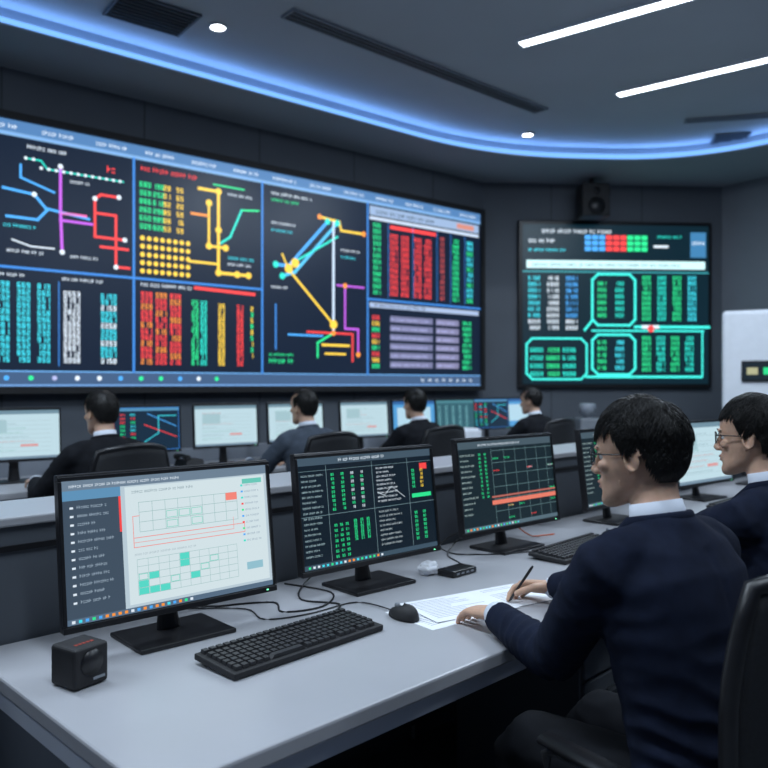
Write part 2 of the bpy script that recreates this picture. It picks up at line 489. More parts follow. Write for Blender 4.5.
c.rect(0, .90, 1, 1, (.30, .42, .62), 2); c.text(.05, .925, .045, .9, (.02, .03, .06), 3); c.rect(.78, .92, .95, .98, (.6, .25, .2), 3)
c.rect(0, .85, 1, .885, (.55, .65, .8), 2)
c.table(.03, .04, .14, .84, 1, 12, hd, 3, lambda i, j: GR)
c.table(.17, .04, .36, .74, 2, 11, hd*1.1, 3, lambda i, j: RE); c.rect(.17, .78, .58, .82, RE, 2)
c.table(.38, .04, .56, .74, 2, 11, hd*1.1, 3, lambda i, j: RE)
c.table(.62, .04, .72, .80, 1, 12, hd, 2, lambda i, j: (.5, .08, .08))
c.table(.74, .04, .84, .80, 1, 12, hd, 3, lambda i, j: GR)
c.table(.88, .04, .97, .80, 1, 12, hd, 3, lambda i, j: (CY if j % 3 else GR))
for k in (.155, .37, .59, .72, .86): c.line([(k, .02), (k, .84)], .007, BLUE)
panel(4, 'l')
c.rect(0, .90, 1, .97, (.35, .45, .65), 2); c.text(.04, .915, .04, .8, (.02, .03, .06), 3)
c.table(.02, .05, .12, .82, 1, 9, hd, 3, lambda i, j: (GR, YE, RE)[j % 3])
for j in range(6):
    c.rect(.17, .06+j*.13, .55, .15+j*.13, (.16, .17, .30), 2); c.text(.18, .08+j*.13, .035, .6, LAV, 3)
    c.rect(.58, .06+j*.13, .80, .15+j*.13, (.20, .20, .34), 2); c.text(.59, .08+j*.13, .035, .3, LAV, 3)
c.table(.84, .05, .97, .82, 1, 9, hd, 4, lambda i, j: GR)
c.build('display_image', S_wall, vw)

# back wall screen
ab = math.atan2(.22, 3.21)
bw = empty('wall_display', (1.80, 9.975, 1.42), ab)
BW, BH = 2.49, 2.08
mb = MB(); mb.box((BW/2, .045, BH/2), (BW+.10, .075, BH+.10)); mb.obj('cabinet', M_black, bw, bevel=.01)
c = Canvas(BW, BH, .002, 9)
c.rect(0, 0, 1, 1, (.003, .016, .026), 1)
c.text(.10, .945, .055, .95, WH, 6); c.text(.03, .885, .055, .35, WH, 6); c.text(.03, .83, .04, .5, CY, 6)
for i in range(9):
    for j in range(3):
        c.rect(.33+i*.038, .835+j*.036, .362+i*.038, .863+j*.036, (LB, RE, GR)[(i//3) % 3], 6)
c.rect(.70, .86, .78, .875, WH, 5); c.rect(.90, .80, .985, .96, (.05, .2, .4), 5)
c.text(.91, .88, .05, .18, WH, 6); c.text(.72, .92, .04, .35, TEAL, 6)
c.rect(.02, .725, .98, .775, (.62, .92, .95), 5); c.text(.05, .738, .045, 2., (.02, .1, .12), 6)
c.rect(.0, .70, 1, .708, (.05, .35, .40), 5)
c.table(.03, .34, .33, .69, 3, 9, .050, 4, lambda i, j: (CY, WH, LB)[i] if j > 1 else WH)
c.table(.04, .05, .30, .25, 3, 4, .055, 4, lambda i, j: (TEAL, GR, TEAL)[i])
TL = (.06, .88, .78)
def loopr(x0, y0, x1, y1, w=.03, r=.03):
    pts = [(x0+r, y0), (x1-r, y0), (x1, y0+r*1.2), (x1, y1-r*1.2), (x1-r, y1), (x0+r, y1), (x0, y1-r*1.2), (x0, y0+r*1.2), (x0+r, y0)]
    c.line(pts, w, TL, 6)
loopr(.37, .37, .60, .69); loopr(.37, .06, .60, .31); loopr(.02, .03, .34, .285, .025)
c.line([(.60, .36), (1., .36)], .035, TL, 6); c.line([(.37, .335), (.97, .335)], .022, TL, 6)
c.line([(.33, .34), (.37, .40)], .03, TL, 6); c.line([(.34, .045), (.96, .045)], .03, TL, 6); c.line([(.965, .05), (.965, .335)], .02, TL, 6)
c.table(.40, .09, .59, .29, 2, 5, .050, 3, lambda i, j: (GR, CY)[i]); c.table(.40, .42, .59, .66, 2, 6, .050, 3, lambda i, j: (GR, TEAL)[i])
c.table(.64, .40, .97, .69, 4, 9, .050, 3, lambda i, j: (GR, TEAL, GR, CY)[i])
c.table(.64, .08, .95, .31, 4, 7, .050, 3, lambda i, j: (GR, TEAL, GR, TEAL)[i])
c.line([(.645, .36), (.72, .36)], .045, WH, 7); c.dot(.685, .348, .045, RE, 8)
c.build('display_image', S_wall, bw)

# loudspeaker
sp = empty('wall_loudspeaker', (2.66, 9.78, 3.52), ab)
mb = MB(); mb.box((0, 0, .22), (.36, .28, .42)); mb.obj('cabinet', M_blackm, sp, bevel=.02)
mb = MB(); mb.tube([(0, -.145, .14), (0, -.150, .14)], .11, 24); mb.tube([(0, -.145, .33), (0, -.150, .33)], .045, 20); mb.obj('driver', M_black, sp, True)
mb = MB(); mb.tube([(0, .05, .43), (0, .05, .52)], .03, 12); mb.box((0, .17, .22), (.08, .14, .1)); mb.obj('bracket', M_blackm, sp)

# equipment cabinet right
cb = empty('equipment_cabinet', (4.40, 8.35, 0), math.radians(-30))
mb = MB(); mb.box((0, 0, 1.13), (1.30, .4, 2.2)); mb.obj('carcass', M_white, cb, bevel=.05, segs=5)
mb = MB(); mb.box((.1, -.202, 1.15), (.006, .006, 2.0)); mb.box((0, 0, .02), (1.2, .36, .04)); mb.obj('door_gap', M_grey, cb)
mb = MB(); mb.box((-.25, -.212, 1.56), (.40, .024, .23)); mb.obj('display_housing', M_black, cb, bevel=.008)
c = Canvas(.36, .19, .001, 3); c.rect(0, 0, 1, 1, (.01, .02, .03), 1); c.rect(.1, .3, .4, .7, (.5, .5, .3), 2); c.rect(.55, .3, .85, .7, GR, 2)
c.build('display_image', S_mon, cb, loc=(-.43, -.226, 1.465))
e = empty('water_dispenser', (2.53, 9.55, 0), ab)
mb = MB(); mb.box((0, 0, .5), (.26, .26, 1.0)); mb.obj('body', M_grey, e, bevel=.02)
mb = MB(); mb.tube([(0, 0, 1.0), (0, 0, 1.04), (0, 0, 1.06), (0, 0, 1.16), (0, 0, 1.18)], [.05, .05, .10, .10, .08], 20); mb.obj('bottle', M_part2, e, True)
mb = MB(); mb.box((0, -.135, .75), (.18, .02, .2)); mb.obj('tap_recess', M_black, e)

# ------------------------------------------------------------------ desks
def dbox(mb, s0, s1, t0, t1, z0, z1, mi=0):
    vs = []
    for z in (z0, z1):
        for (s, t) in ((s0, t0), (s1, t0), (s1, t1), (s0, t1)): vs.append(D(s, t, z))
    mb.add(vs, [(3, 2, 1, 0), (4, 5, 6, 7), (0, 1, 5, 4), (1, 2, 6, 5), (2, 3, 7, 6), (3, 0, 4, 7)], mi)
S0 = .62; S1 = 6.6; T0 = 1.153; ZD = .75
dk = empty('control_desk', (0, 0, 0))
mb = MB(); dbox(mb, S0, S1, T0, 2.09, .712, ZD); mb.obj('desktop', M_desk, dk, bevel=.006)
mb = MB(); dbox(mb, S0+.03, S0+.07, T0+.05, 2.08, 0, .71); dbox(mb, S1-.07, S1-.03, T0+.05, 2.08, 0, .71)
dbox(mb, 3.05, 3.09, T0+.1, 2.08, 0, .71); dbox(mb, S0+.07, S1-.07, 2.02, 2.04, .1, .70)
mb.obj('end_panels', M_part, dk)
mb = MB(); dbox(mb, S0+.02, S1-.02, T0+.03, T0+.05, .66, .71); dbox(mb, S0+.02, S0+.035, T0+.05, 2.05, .655, .71); mb.obj('edge_rail', M_deske, dk)
for k, s in enumerate((2.14, 3.9)):
    mb = MB(); dbox(mb, s, s+.40, T0+.12, T0+.62, .04, .70)
    for j in range(3): dbox(mb, s+.01, s+.39, T0+.105, T0+.12, .06+j*.215, .26+j*.215, 1)
    for j in range(3): dbox(mb, s+.14, s+.26, T0+.095, T0+.105, .20+j*.215, .215+j*.215, 2)
    mb.obj('drawer_pedestal_%d' % k, [M_part, M_part, M_metal], dk, bevel=.003)
pt = empty('desk_partition', (0, 0, 0))
mb = MB(); dbox(mb, -.6, S1+.1, 2.10, 2.14, .0, 1.05); dbox(mb, -.6, S1+.1, 2.34, 2.38, .0, 1.05); mb.obj('panels', M_part, pt)
mb = MB(); dbox(mb, -.62, S1+.12, 2.085, 2.40, 1.05, 1.075); mb.obj('ledge', M_desk, pt, bevel=.005)
mb = MB()
s = -.2
while s < S1:
    dbox(mb, s-.008, s+.008, 2.092, 2.10, 0.0, 1.045, 0); s += .82
dbox(mb, -.6, S1, 2.092, 2.10, .985, 1.0, 1)
mb.obj('joints', [M_part2, M_black], pt)
d2 = empty('operator_desk', (0, 0, 0))
Z2 = .82
mb = MB(); dbox(mb, .2, 7.35, 4.45, 5.22, Z2-.04, Z2); mb.obj('desktop', M_desk, d2, bevel=.006)
mb = MB(); dbox(mb, .2, 7.35, 5.14, 5.18, 0, Z2-.04)
for s in (.25, 1.3, 2.75, 3.98, 5.2, 7.28): dbox(mb, s, s+.04, 4.52, 5.14, 0, Z2-.04)
mb.obj('panels', M_part, d2)
mb = MB(); dbox(mb, .2, 7.35, 5.18, 5.22, 0, .93); mb.obj('back_screen', M_part2, d2)

# ------------------------------------------------------------------ monitors
def content(W, H, kind, seed):
    c = Canvas(W, H, .0005, seed); r = c.r; h = H*.022
    if kind == 'light':
        c.rect(0, 0, 1, 1, (.50, .62, .70), 1)
        c.rect(0, 0, .25, 1, (.055, .085, .125), 2); c.rect(0, .93, 1, 1, (.16, .23, .31), 3); c.rect(0, .86, .25, .93, (.12, .3, .5), 3)
        c.rect(0, 0, 1, .04, (.10, .16, .24), 3)
        for k in range(20): c.rect(.02+k*.028, .01, .034+k*.028, .03, r.choice([LB, WH, GR, OR, CY]), 4)
        c.text(.03, .95, h, W*.5, WH, 4)
        for k in range(12): c.rect(.03, .80-k*.06, .045, .815-k*.06, WH, 4); c.text(.06, .80-k*.06, h, W*r.uniform(.08, .16), (.35, .45, .55), 4)
        c.rect(.24, .60, .25, .86, RE, 4)
        c.rect(.27, .06, .985, .92, (.68, .80, .84), 2)
        g = (.30, .50, .50)
        for k in range(9): c.line([(.33+k*.062, .58), (.33+k*.062, .80)], .0012, g, 4)
        for k in range(4): c.line([(.33, .58+k*.073), (.826, .58+k*.073)], .0012, g, 4)
        for (i, j) in ((2, 1), (3, 1), (4, 1), (2, 0), (4, 0)): c.frame(.335+i*.062, .59+j*.073, .387+i*.062, .64+j*.073, .0014, (.15, .65, .5), 5)
        c.rect(.765, .74, .826, .80, (.95, .25, .2), 5); c.frame(.30, .47, .86, .54, .0018, (.9, .25, .22), 4); c.line([(.30, .505), (.80, .505), (.80, .60)], .0014, (.85, .3, .28), 4)
        c.line([(.30, .54), (.30, .70), (.33, .70)], .0016, (.9, .25, .22), 4)
        for k in range(11): c.line([(.31+k*.05, .12), (.31+k*.05, .38)], .0010, g, 4)
        for k in range(6): c.line([(.31, .12+k*.052), (.81, .12+k*.052)], .0010, g, 4)
        for (i, j) in ((0, 0), (0, 1), (1, 0), (2, 0), (1, 2), (4, 3), (5, 1), (4, 4)):
            c.rect(.312+i*.05, .122+j*.052, .358+i*.05, .17+j*.052, (.1, .72, .6), 5)
        for (i, j) in ((0, 2), (6, 2), (7, 3), (3, 1)): c.frame(.315+i*.05, .125+j*.052, .355+i*.05, .167+j*.052, .0014, (.1, .65, .5), 5)
        for k in range(10): c.text(.87, .84-k*.05, h*.8, W*.08, (.3, .4, .5), 4); c.rect(.85, .84-k*.05, .862, .855-k*.05, r.choice([GR, RE, LB, TEAL]), 4)
        c.rect(.86, .86, .97, .90, (.15, .6, .5), 4); c.rect(.86, .16, .95, .22, (.3, .55, .65), 4); c.text(.3, .87, h, W*.3, (.25, .35, .4), 4)
        c.text(.3, .41, h*.8, W*.3, (.4, .5, .55), 4)
    elif kind == 'dark':
        c.rect(0, 0, 1, 1, (.006, .014, .024), 1); c.rect(0, .93, 1, 1, (.06, .10, .14), 2); c.text(.28, .95, h*1.4, W*.35, WH, 4)
        c.rect(0, 0, 1, .045, (.05, .09, .13), 2)
        for k in range(18): c.rect(.03+k*.03, .012, .045+k*.03, .032, r.choice([LB, WH, GR, OR, CY]), 4)
        l = (.20, .32, .36)
        for x in (.19, .52, .80): c.line([(x, .05), (x, .92)], .0014, l, 3)
        c.line([(.0, .47), (1, .47)], .0014, l, 3); c.line([(0, .88), (1, .88)], .001, l, 3)
        for k in range(16): c.text(.02, .83-k*.048, h*.9, W*r.uniform(.09, .15), (.35, .5, .55), 4)
        c.table(.22, .50, .36, .86, 2, 9, h*1.1, 2, lambda i, j: GR, 4)
        c.table(.36, .50, .50, .86, 2, 9, h*1.1, 2, lambda i, j: (GR if j % 2 else WH), 4)
        for q in ((.22, .07, .34, .40), (.36, .2, .50, .40)): c.table(q[0], q[1], q[2], q[3], 3, 7, h*1.1, 2, lambda i, j: GR, 4)
        for k in range(9): c.text(.55, .84-k*.04, h*.9, W*r.uniform(.08, .2), WH, 4)
        for k in range(8): c.text(.55, .42-k*.045, h*.9, W*r.uniform(.08, .2), (.5, .6, .65), 4)
        c.line([(.55, .62), (.60, .58), (.66, .66), (.76, .54)], .0015, WH, 4)
        c.table(.83, .10, .97, .40, 2, 7, h*1.2, 2, lambda i, j: GR, 4); c.table(.83, .62, .97, .82, 2, 5, h*1.2, 2, lambda i, j: (GR, YE)[i], 4)
        c.rect(.90, .80, .96, .86, RE, 4); c.rect(.82, .52, .98, .56, GR, 4)
    elif kind == 'grid':
        c.rect(0, 0, 1, 1, (.010, .022, .030), 1); c.rect(0, .92, 1, 1, (.07, .11, .14), 2); c.text(.2, .945, h*1.2, W*.45, WH, 4)
        c.rect(0, 0, 1, .045, (.10, .16, .2), 2)
        for k in range(18): c.rect(.03+k*.03, .012, .045+k*.03, .032, r.choice([LB, WH, GR, OR, CY]), 4)
        l = (.18, .32, .34)
        for x in (.33, .46, .58, .70, .82, .93): c.line([(x, .05), (x, .9)], .0014, l, 3)
        for y in (.18, .32, .46, .60, .74, .88): c.line([(.33, y), (1, y)], .0014, l, 3)
        c.rect(.30, .26, 1, .31, (.85, .22, .15), 4); c.rect(.30, .34, 1, .36, (.5, .15, .12), 4)
        c.table(.20, .35, .31, .88, 2, 12, h*1.1, 2, lambda i, j: GR, 4)
        for k in range(12): c.text(.02, .84-k*.06, h, W*r.uniform(.08, .15), (.45, .6, .6), 4)
        for k in range(14): c.text(.34+r.randint(0, 5)*.12, .08+r.randint(0, 5)*.14, h, W*.06, r.choice([WH, GR, RE]), 4)
    elif kind == 'map':
        c.rect(0, 0, 1, 1, (.01, .03, .06), 1)
        c.table(.03, .1, .45, .9, 3, 9, H*.05, 3, lambda i, j: r.choice([RE, CY, GR, RE]), 3)
        c.line([(.5, .2), (.7, .4), (.7, .8), (.95, .8)], .006, CY); c.line([(.5, .6), (.95, .3)], .006, RE); c.line([(.55, .85), (.95, .55)], .006, LB)
        c.rect(0, .92, 1, 1, (.1, .3, .5), 2); c.frame(.01, .01, .99, .99, .004, BLUE, 3)
    elif kind == 'blue':
        c.rect(0, 0, 1, 1, (.10, .38, .75), 1); c.rect(.1, .2, .9, .8, (.5, .75, .9), 2); c.rect(0, .9, 1, 1, (.04, .15, .4), 2)
    elif kind == 'teal':
        c.rect(0, 0, 1, 1, (.04, .13, .17), 1); c.table(.05, .1, .95, .85, 5, 9, H*.05, 3, lambda i, j: (.25, .6, .65), 3); c.rect(0, .9, 1, 1, (.08, .25, .3), 2)
    else:
        c.rect(0, 0, 1, 1, (.56, .76, .84), 1); c.rect(0, .92, 1, 1, (.18, .30, .38), 2); c.rect(0, 0, 1, .05, (.2, .3, .4), 2)
        for k in range(8):
            c.line([(.1, .15+k*.09), (.9, .15+k*.09)], .0015, (.35, .5, .55), 3)
            c.text(.12, .17+k*.09, H*.03, W*r.uniform(.2, .6), r.choice([(.25, .4, .45), (.6, .3, .3), (.2, .5, .45)]), 3)
        c.rect(.12, .55, .4, .8, (.40, .60, .66), 4); c.rect(.55, .25, .75, .30, (.75, .35, .35), 4)
    return c

def monitor(s, t, zd, W, H, zb, kind, seed, dyaw=0., tilt=7., base=.26):
    p = D(s, t, zd)
    e = empty('computer_monitor', p, YD+math.radians(dyaw))
    mb = MB()
    mb.box((0, .0, .006), (base, base*.72, .012)); mb.obj('base', M_black, e, bevel=.004)
    mb = MB(); mb.tube([(0, .03, .01), (0, .038, zb*.6), (0, .04, zb+H*.3)], [(.035, .016), (.028, .014), (.026, .012)], 16)
    mb.box((0, .038, zb+H*.35), (.10, .03, .10)); mb.obj('stand', M_black, e, bevel=.002)
    B_ = .010; rx = -math.radians(tilt); L0 = (0, -.035, zb)
    mb = MB(); mb.box((0, .013, H/2), (W+2*B_, .022, H+.034)); mb.obj('casing', M_black, e, bevel=.004, loc=L0, rot=(rx, 0, 0))
    mb = MB(); mb.box((0, .030, H/2), (W*.62, .025, H*.6)); mb.obj('rear_housing', M_blackm, e, bevel=.01, loc=L0, rot=(rx, 0, 0))
    mb = MB()
    for cc, dd in (((0, .0, -.010), (W+2*B_, .012, .016)), ((0, .0, H+.006), (W+2*B_, .012, .010)),
                   ((-W/2-B_/2, .0, H/2), (B_, .012, H)), ((W/2+B_/2, .0, H/2), (B_, .012, H))): mb.box(cc, dd)
    mb.obj('bezel', M_black, e, bevel=.002, loc=L0, rot=(rx, 0, 0))
    mb = MB(); mb.box((W*.46, -.0065, -.010), (.006, .002, .003)); mb.obj('power_led', E_led, e, loc=L0, rot=(rx, 0, 0))
    c = content(W, H, kind, seed)
    mbm = Matrix.Rotation(rx, 4, 'X') @ V((-W/2, .0015, 0))
    c.build('screen', S_mon, e, loc=(L0[0]+mbm.x, L0[1]+mbm.y, L0[2]+mbm.z), rot=(rx, 0, 0))
    return e
monitor(1.055, 1.85, ZD, .585, .345, .090, 'light', 1, dyaw=-3, base=.27)
monitor(1.78, 1.85, ZD, .585, .345, .095, 'dark', 2, dyaw=-3)
monitor(2.585, 1.87, ZD, .60, .345, .10, 'grid', 3, dyaw=-3)
monitor(3.46, 1.87, ZD, .60, .345, .10, 'grid', 5)
monitor(4.50, 1.87, ZD, .60, .345, .10, 'white', 6, dyaw=-6)
monitor(5.40, 1.87, ZD, .60, .345, .10, 'white', 7)
for s, k, sd in ((1.72, 'white', 11), (2.56, 'map', 12), (3.22, 'white', 13), (3.88, 'white', 14), (4.64, 'white', 15), (5.28, 'blue', 16), (5.88, 'teal', 17), (6.46, 'map', 18), (6.98, 'blue', 19)):
    monitor(s, 4.9, Z2, .50, .295, .145, k, sd, dyaw=-8, tilt=4, base=.2)

# ------------------------------------------------------------------ keyboards, mice
def keyboard(s, t, zd, dyaw=0.):
    e = empty('computer_keyboard', D(s, t, zd), YD+math.radians(dyaw)); e.scale = (1.08, 1.05, 1.0)
    Mx = Matrix.Rotation(math.radians(3.5), 4, 'X')
    mb = MB(); mb.box((0, 0, .014), (.455, .155, .016), 0, Mx); mb.box((0, .06, .007), (.4, .02, .012)); mb.box((0, -.06, .004), (.4, .02, .007)); mb.obj('case', M_blackm, e, bevel=.004)
    mb = MB(); rows = (.062, .018, .037, -.001, -.020, -.039, -.058)
    for j, y in enumerate(rows):
        x = -.216
        if j == 2: y = .0375
        while x < .213:
            w = .0162
            if abs(x-.075) < .006 or abs(x-.137) < .006: x += .009
            if j == 6 and -.13 < x < -.12: w = .1
            if x+w > .221: break
            mb.box((x+w/2, y, .026), (w, .0162, .010), 0, Mx, top=.82); x += w+.0028
    mb.obj('keys', M_key, e)
    return e
keyboard(1.225, 1.548, ZD, 2); keyboard(2.72, 1.62, ZD, 2); keyboard(4.35, 1.60, ZD); keyboard(2.72, 4.62, Z2); keyboard(3.9, 4.64, Z2)
def mouse(s, t, zd, dyaw=0.):
    e = empty('computer_mouse', D(s, t, zd), YD+math.radians(dyaw))
    mb = MB(); nu, nv = 24, 8; vs = []; fs = []
    for i in range(nv+1):
        a = math.pi/2*i/nv*.999
        for k in range(nu):
            b = 2*math.pi*k/nu
            vs.append((.033*math.cos(a)**.6*math.cos(b), .058*math.cos(a)**.6*math.sin(b), .003+.033*math.sin(a)*(1-.25*math.sin(b))))
    for i in range(nv):
        for k in range(nu): fs.append((i*nu+k, i*nu+(k+1) % nu, (i+1)*nu+(k+1) % nu, (i+1)*nu+k))
    fs.append(list(range(nu)))
    mb.add(vs, fs); mb.obj('shell', M_blackm, e, True)
    mb = MB(); mb.tube([(-.004, .030, .030), (.004, .030, .030)], .008, 14); mb.obj('scroll_wheel', M_grey, e, True)
    return e
mouse(1.595, 1.515, ZD, -8); mouse(3.08, 1.66, ZD, 0)

e = empty('desktop_speaker', D(.735, 1.70, ZD), YD+math.radians(12))
mb = MB(); mb.box((0, 0, .047), (.088, .088, .090)); mb.obj('body', M_blackm, e, bevel=.008, segs=3)
mb = MB(); mb.tube([(0, -.0445, .055), (0, -.046, .055)], .028, 24); mb.box((0, 0, .001), (.07, .07, .004)); mb.obj('grille', M_black, e, True)
mb = MB()
for k in range(5): mb.box((-.02+k*.010, -.015, .0923), (.007, .008, .0006))
mb.obj('label', M_red, e)
mb = MB(); mb.box((.018, -.0447, .018), (.03, .001, .006)); mb.obj('badge', M_grey, e)

e = empty('usb_hub', D(2.10, 1.735, ZD), YD)
mb = MB(); mb.box((0, 0, .012), (.13, .075, .022)); mb.obj('case', M_black, e, bevel=.005)
mb = MB()
for k in range(4): mb.box((-.04+k*.026, -.038, .012), (.014, .002, .006))
mb.obj('ports', M_grey, e)
e = empty('crumpled_tissue', D(2.02, 1.80, ZD), .4)
mb = MB(); mb.ell((0, 0, .022), (.035, .028, .022)); o = remesh(mb, 'paper_ball', M_paper, .004, 1, e, fold=.010, fscale=60)
def paper(name, X, Y, yaw, z, seed):
    e = empty(name, (X, Y, z), yaw); mb = MB(); mb.box((0, 0, .0006), (.297, .21, .0010)); mb.obj('sheet', M_paper, e)
    mb = MB(); r = random.Random(seed)
    for k in range(13): L = r.uniform(.1, .24); mb.box((-.125+L/2, .085-k*.013, .0013), (L, .002, .0002))
    mb.obj('printed_lines', M_ink, e)
paper('document_sheet', .185, 2.26, math.radians(38), ZD, 1); paper('document_sheet', .36, 2.40, math.radians(32), ZD+.0016, 2)
paper('document_sheet', .225, 2.31, math.radians(30), ZD+.0032, 3)

def cable(mb, pts, r=.0028, mi=0):
    P = [V(p) for p in pts]; out = []
    for i in range(len(P)-1):
        p0 = P[max(0, i-1)]; p1 = P[i]; p2 = P[i+1]; p3 = P[min(len(P)-1, i+2)]
        for k in range(6):
            t = k/6; out.append(.5*((2*p1)+(p2-p0)*t+(2*p0-5*p1+4*p2-p3)*t*t+(3*p1-p0-3*p2+p3)*t**3))
    out.append(P[-1])
    for q in out: q.z = max(q.z, ZD+r+.0002)
    mb.tube(out, r, 8, mi=mi)
cz = ZD+.0032
mb = MB()
cable(mb, [D(1.05, 1.95, .95), D(1.10, 2.02, .80), D(1.28, 1.98, cz), D(1.42, 1.90, cz), D(1.38, 1.80, cz), D(1.50, 1.76, cz), D(1.62, 1.86, cz), D(1.58, 2.05, cz)])
cable(mb, [D(1.82, 1.95, .95), D(1.72, 2.02, .80), D(1.60, 1.98, cz), D(1.50, 1.86, cz), D(1.55, 1.74, cz), D(1.44, 1.68, cz), D(1.30, 1.66, cz), D(1.27, 1.635, cz)])
cable(mb, [D(1.2, 2.03, cz), D(1.32, 1.90, cz), D(1.30, 1.78, cz), D(1.42, 1.73, cz), D(1.60, 1.72, cz), D(1.61, 1.575, cz+.004)], .0022)
cable(mb, [D(2.62, 1.95, .95), D(2.45, 2.0, .80), D(2.30, 1.95, cz), D(2.22, 1.82, cz), D(2.15, 1.775, cz+.008)])
cable(mb, [D(2.62, 1.96, .93), D(2.78, 1.99, .82), D(2.84, 1.92, cz), D(2.95, 1.88, cz)], mi=1)
cable(mb, [D(2.6, 1.99, .85), D(2.36, 2.03, .78), D(2.33, 1.93, cz), D(2.47, 1.80, cz), D(2.68, 1.71, cz)])
mb.obj('desk_cables', [M_black, M_orange], smooth=True)

e = empty('document_printer', D(5.62, 4.66, Z2), YD)
mb = MB(); mb.box((0, 0, .085), (.46, .26, .16)); mb.box((0, -.02, .17), (.40, .2, .02)); mb.obj('body', M_white, e, bevel=.015)
mb = MB(); mb.box((0, -.131, .06), (.3, .004, .03)); mb.obj('slot', M_black, e)
e = empty('desk_telephone', D(2.95, 4.95, Z2), YD)
mb = MB(); mb.box((0, 0, .03), (.16, .18, .05), top=.85); mb.tube([(-.06, -.09, .07), (-.065, 0, .085), (-.06, .09, .07)], [.022, .013, .022], 12, ref=(0, 0, 1)); mb.obj('body', M_blackm, e, bevel=.006)

# ------------------------------------------------------------------ office chair
def chair(loc, yaw):
    e = empty('office_chair', (loc[0], loc[1], 0), yaw)
    mb = MB(); mb.box((0, .03, .455), (.47, .46, .075)); mb.obj('seat', M_chair, e, bevel=.03, segs=4)
    mb = MB(); nx, nz = 16, 12; vs = []; fs = []
    def bp(u, w):
        hw = .235-.05*max(0, (w-.55)/.45)**2-.03*(1-w)
        x = hw*(2*u-1); z = .55+.52*w+.03*(1-(2*u-1)**2)*w; y = -.255+.065*(2*u-1)**2-.05*(w-.3)**2+.02
        return V((x, y, z))
    for j in range(nz+1):
        for i in range(nx+1): vs.append(bp(i/nx, j/nz))
    for j in range(nz):
        for i in range(nx): fs.append((j*(nx+1)+i, j*(nx+1)+i+1, (j+1)*(nx+1)+i+1, (j+1)*(nx+1)+i))
    mb.add(vs, fs); o = mb.obj('backrest', M_chair, e, True)
    so = o.modifiers.new('s', 'SOLIDIFY'); so.thickness = .022; so.offset = 0
    mb = MB(); pts = [bp(k/12, 0) for k in range(12)]+[bp(1, k/10) for k in range(10)]+[bp(1-k/12, 1) for k in range(12)]+[bp(0, 1-k/10) for k in range(10)]
    mb.tube(pts, .017, 8, ref=(0, 1, 0), closed=True); mb.obj('back_frame', M_black, e, True)
    mb = MB(); mb.tube([(0, -.05, .42), (0, -.24, .42), (0, -.285, .50), (0, -.27, .75)], [(.03, .014)]*4, 10); mb.obj('back_bracket', M_black, e, True)
    mb = MB()
    for sx in (-1, 1):
        mb.tube([(sx*.20, .02, .425), (sx*.275, .02, .43), (sx*.285, -.02, .50), (sx*.285, -.06, .62), (sx*.285, -.04, .665), (sx*.285, .16, .675), (sx*.28, .20, .655), (sx*.28, .19, .55), (sx*.28, .10, .45), (sx*.22, .08, .43)], .012, 10, ref=(0, 0, 1))
        mb.tube([(sx*.285, -.08, .685), (sx*.285, 0., .69), (sx*.285, .20, .688)], [(.024, .012), (.03, .013), (.024, .012)], 12, ref=(1, 0, 0), mi=1)
    mb.obj('armrests', [M_arm, M_black], e, True)
    mb = MB(); mb.tube([(0, 0, .12), (0, 0, .3), (0, 0, .30), (0, 0, .42)], [.03, .03, .018, .018], 16); mb.obj('gas_lift', M_metal, e, True)
    mb = MB(); mb.tube([(0, 0, .08), (0, 0, .13)], .04, 16)
    for k in range(5):
        a = math.pi*2*k/5+.3; dx, dy = math.cos(a), math.sin(a)
        mb.tube([(0, 0, .105), (dx*.15, dy*.15, .10), (dx*.30, dy*.30, .075)], [(.02, .024), (.018, .018), (.014, .012)], 10)
        mb.tube([(dx*.30-dy*.018, dy*.30+dx*.018, .029), (dx*.30+dy*.018, dy*.30-dx*.018, .029)], .029, 14)
    mb.obj('star_base', M_black, e, True)
    return e

# ------------------------------------------------------------------ people
def ik(S, W, L1, L2, hint):
    d = W-S; L = min(d.length, (L1+L2)*.999); dn = d.normalized()
    a = (L1*L1-L2*L2+L*L)/(2*L); h = math.sqrt(max(0, L1*L1-a*a))
    hn = V(hint)-V(hint).dot(dn)*dn; hn.normalize()
    return S+dn*a+hn*h

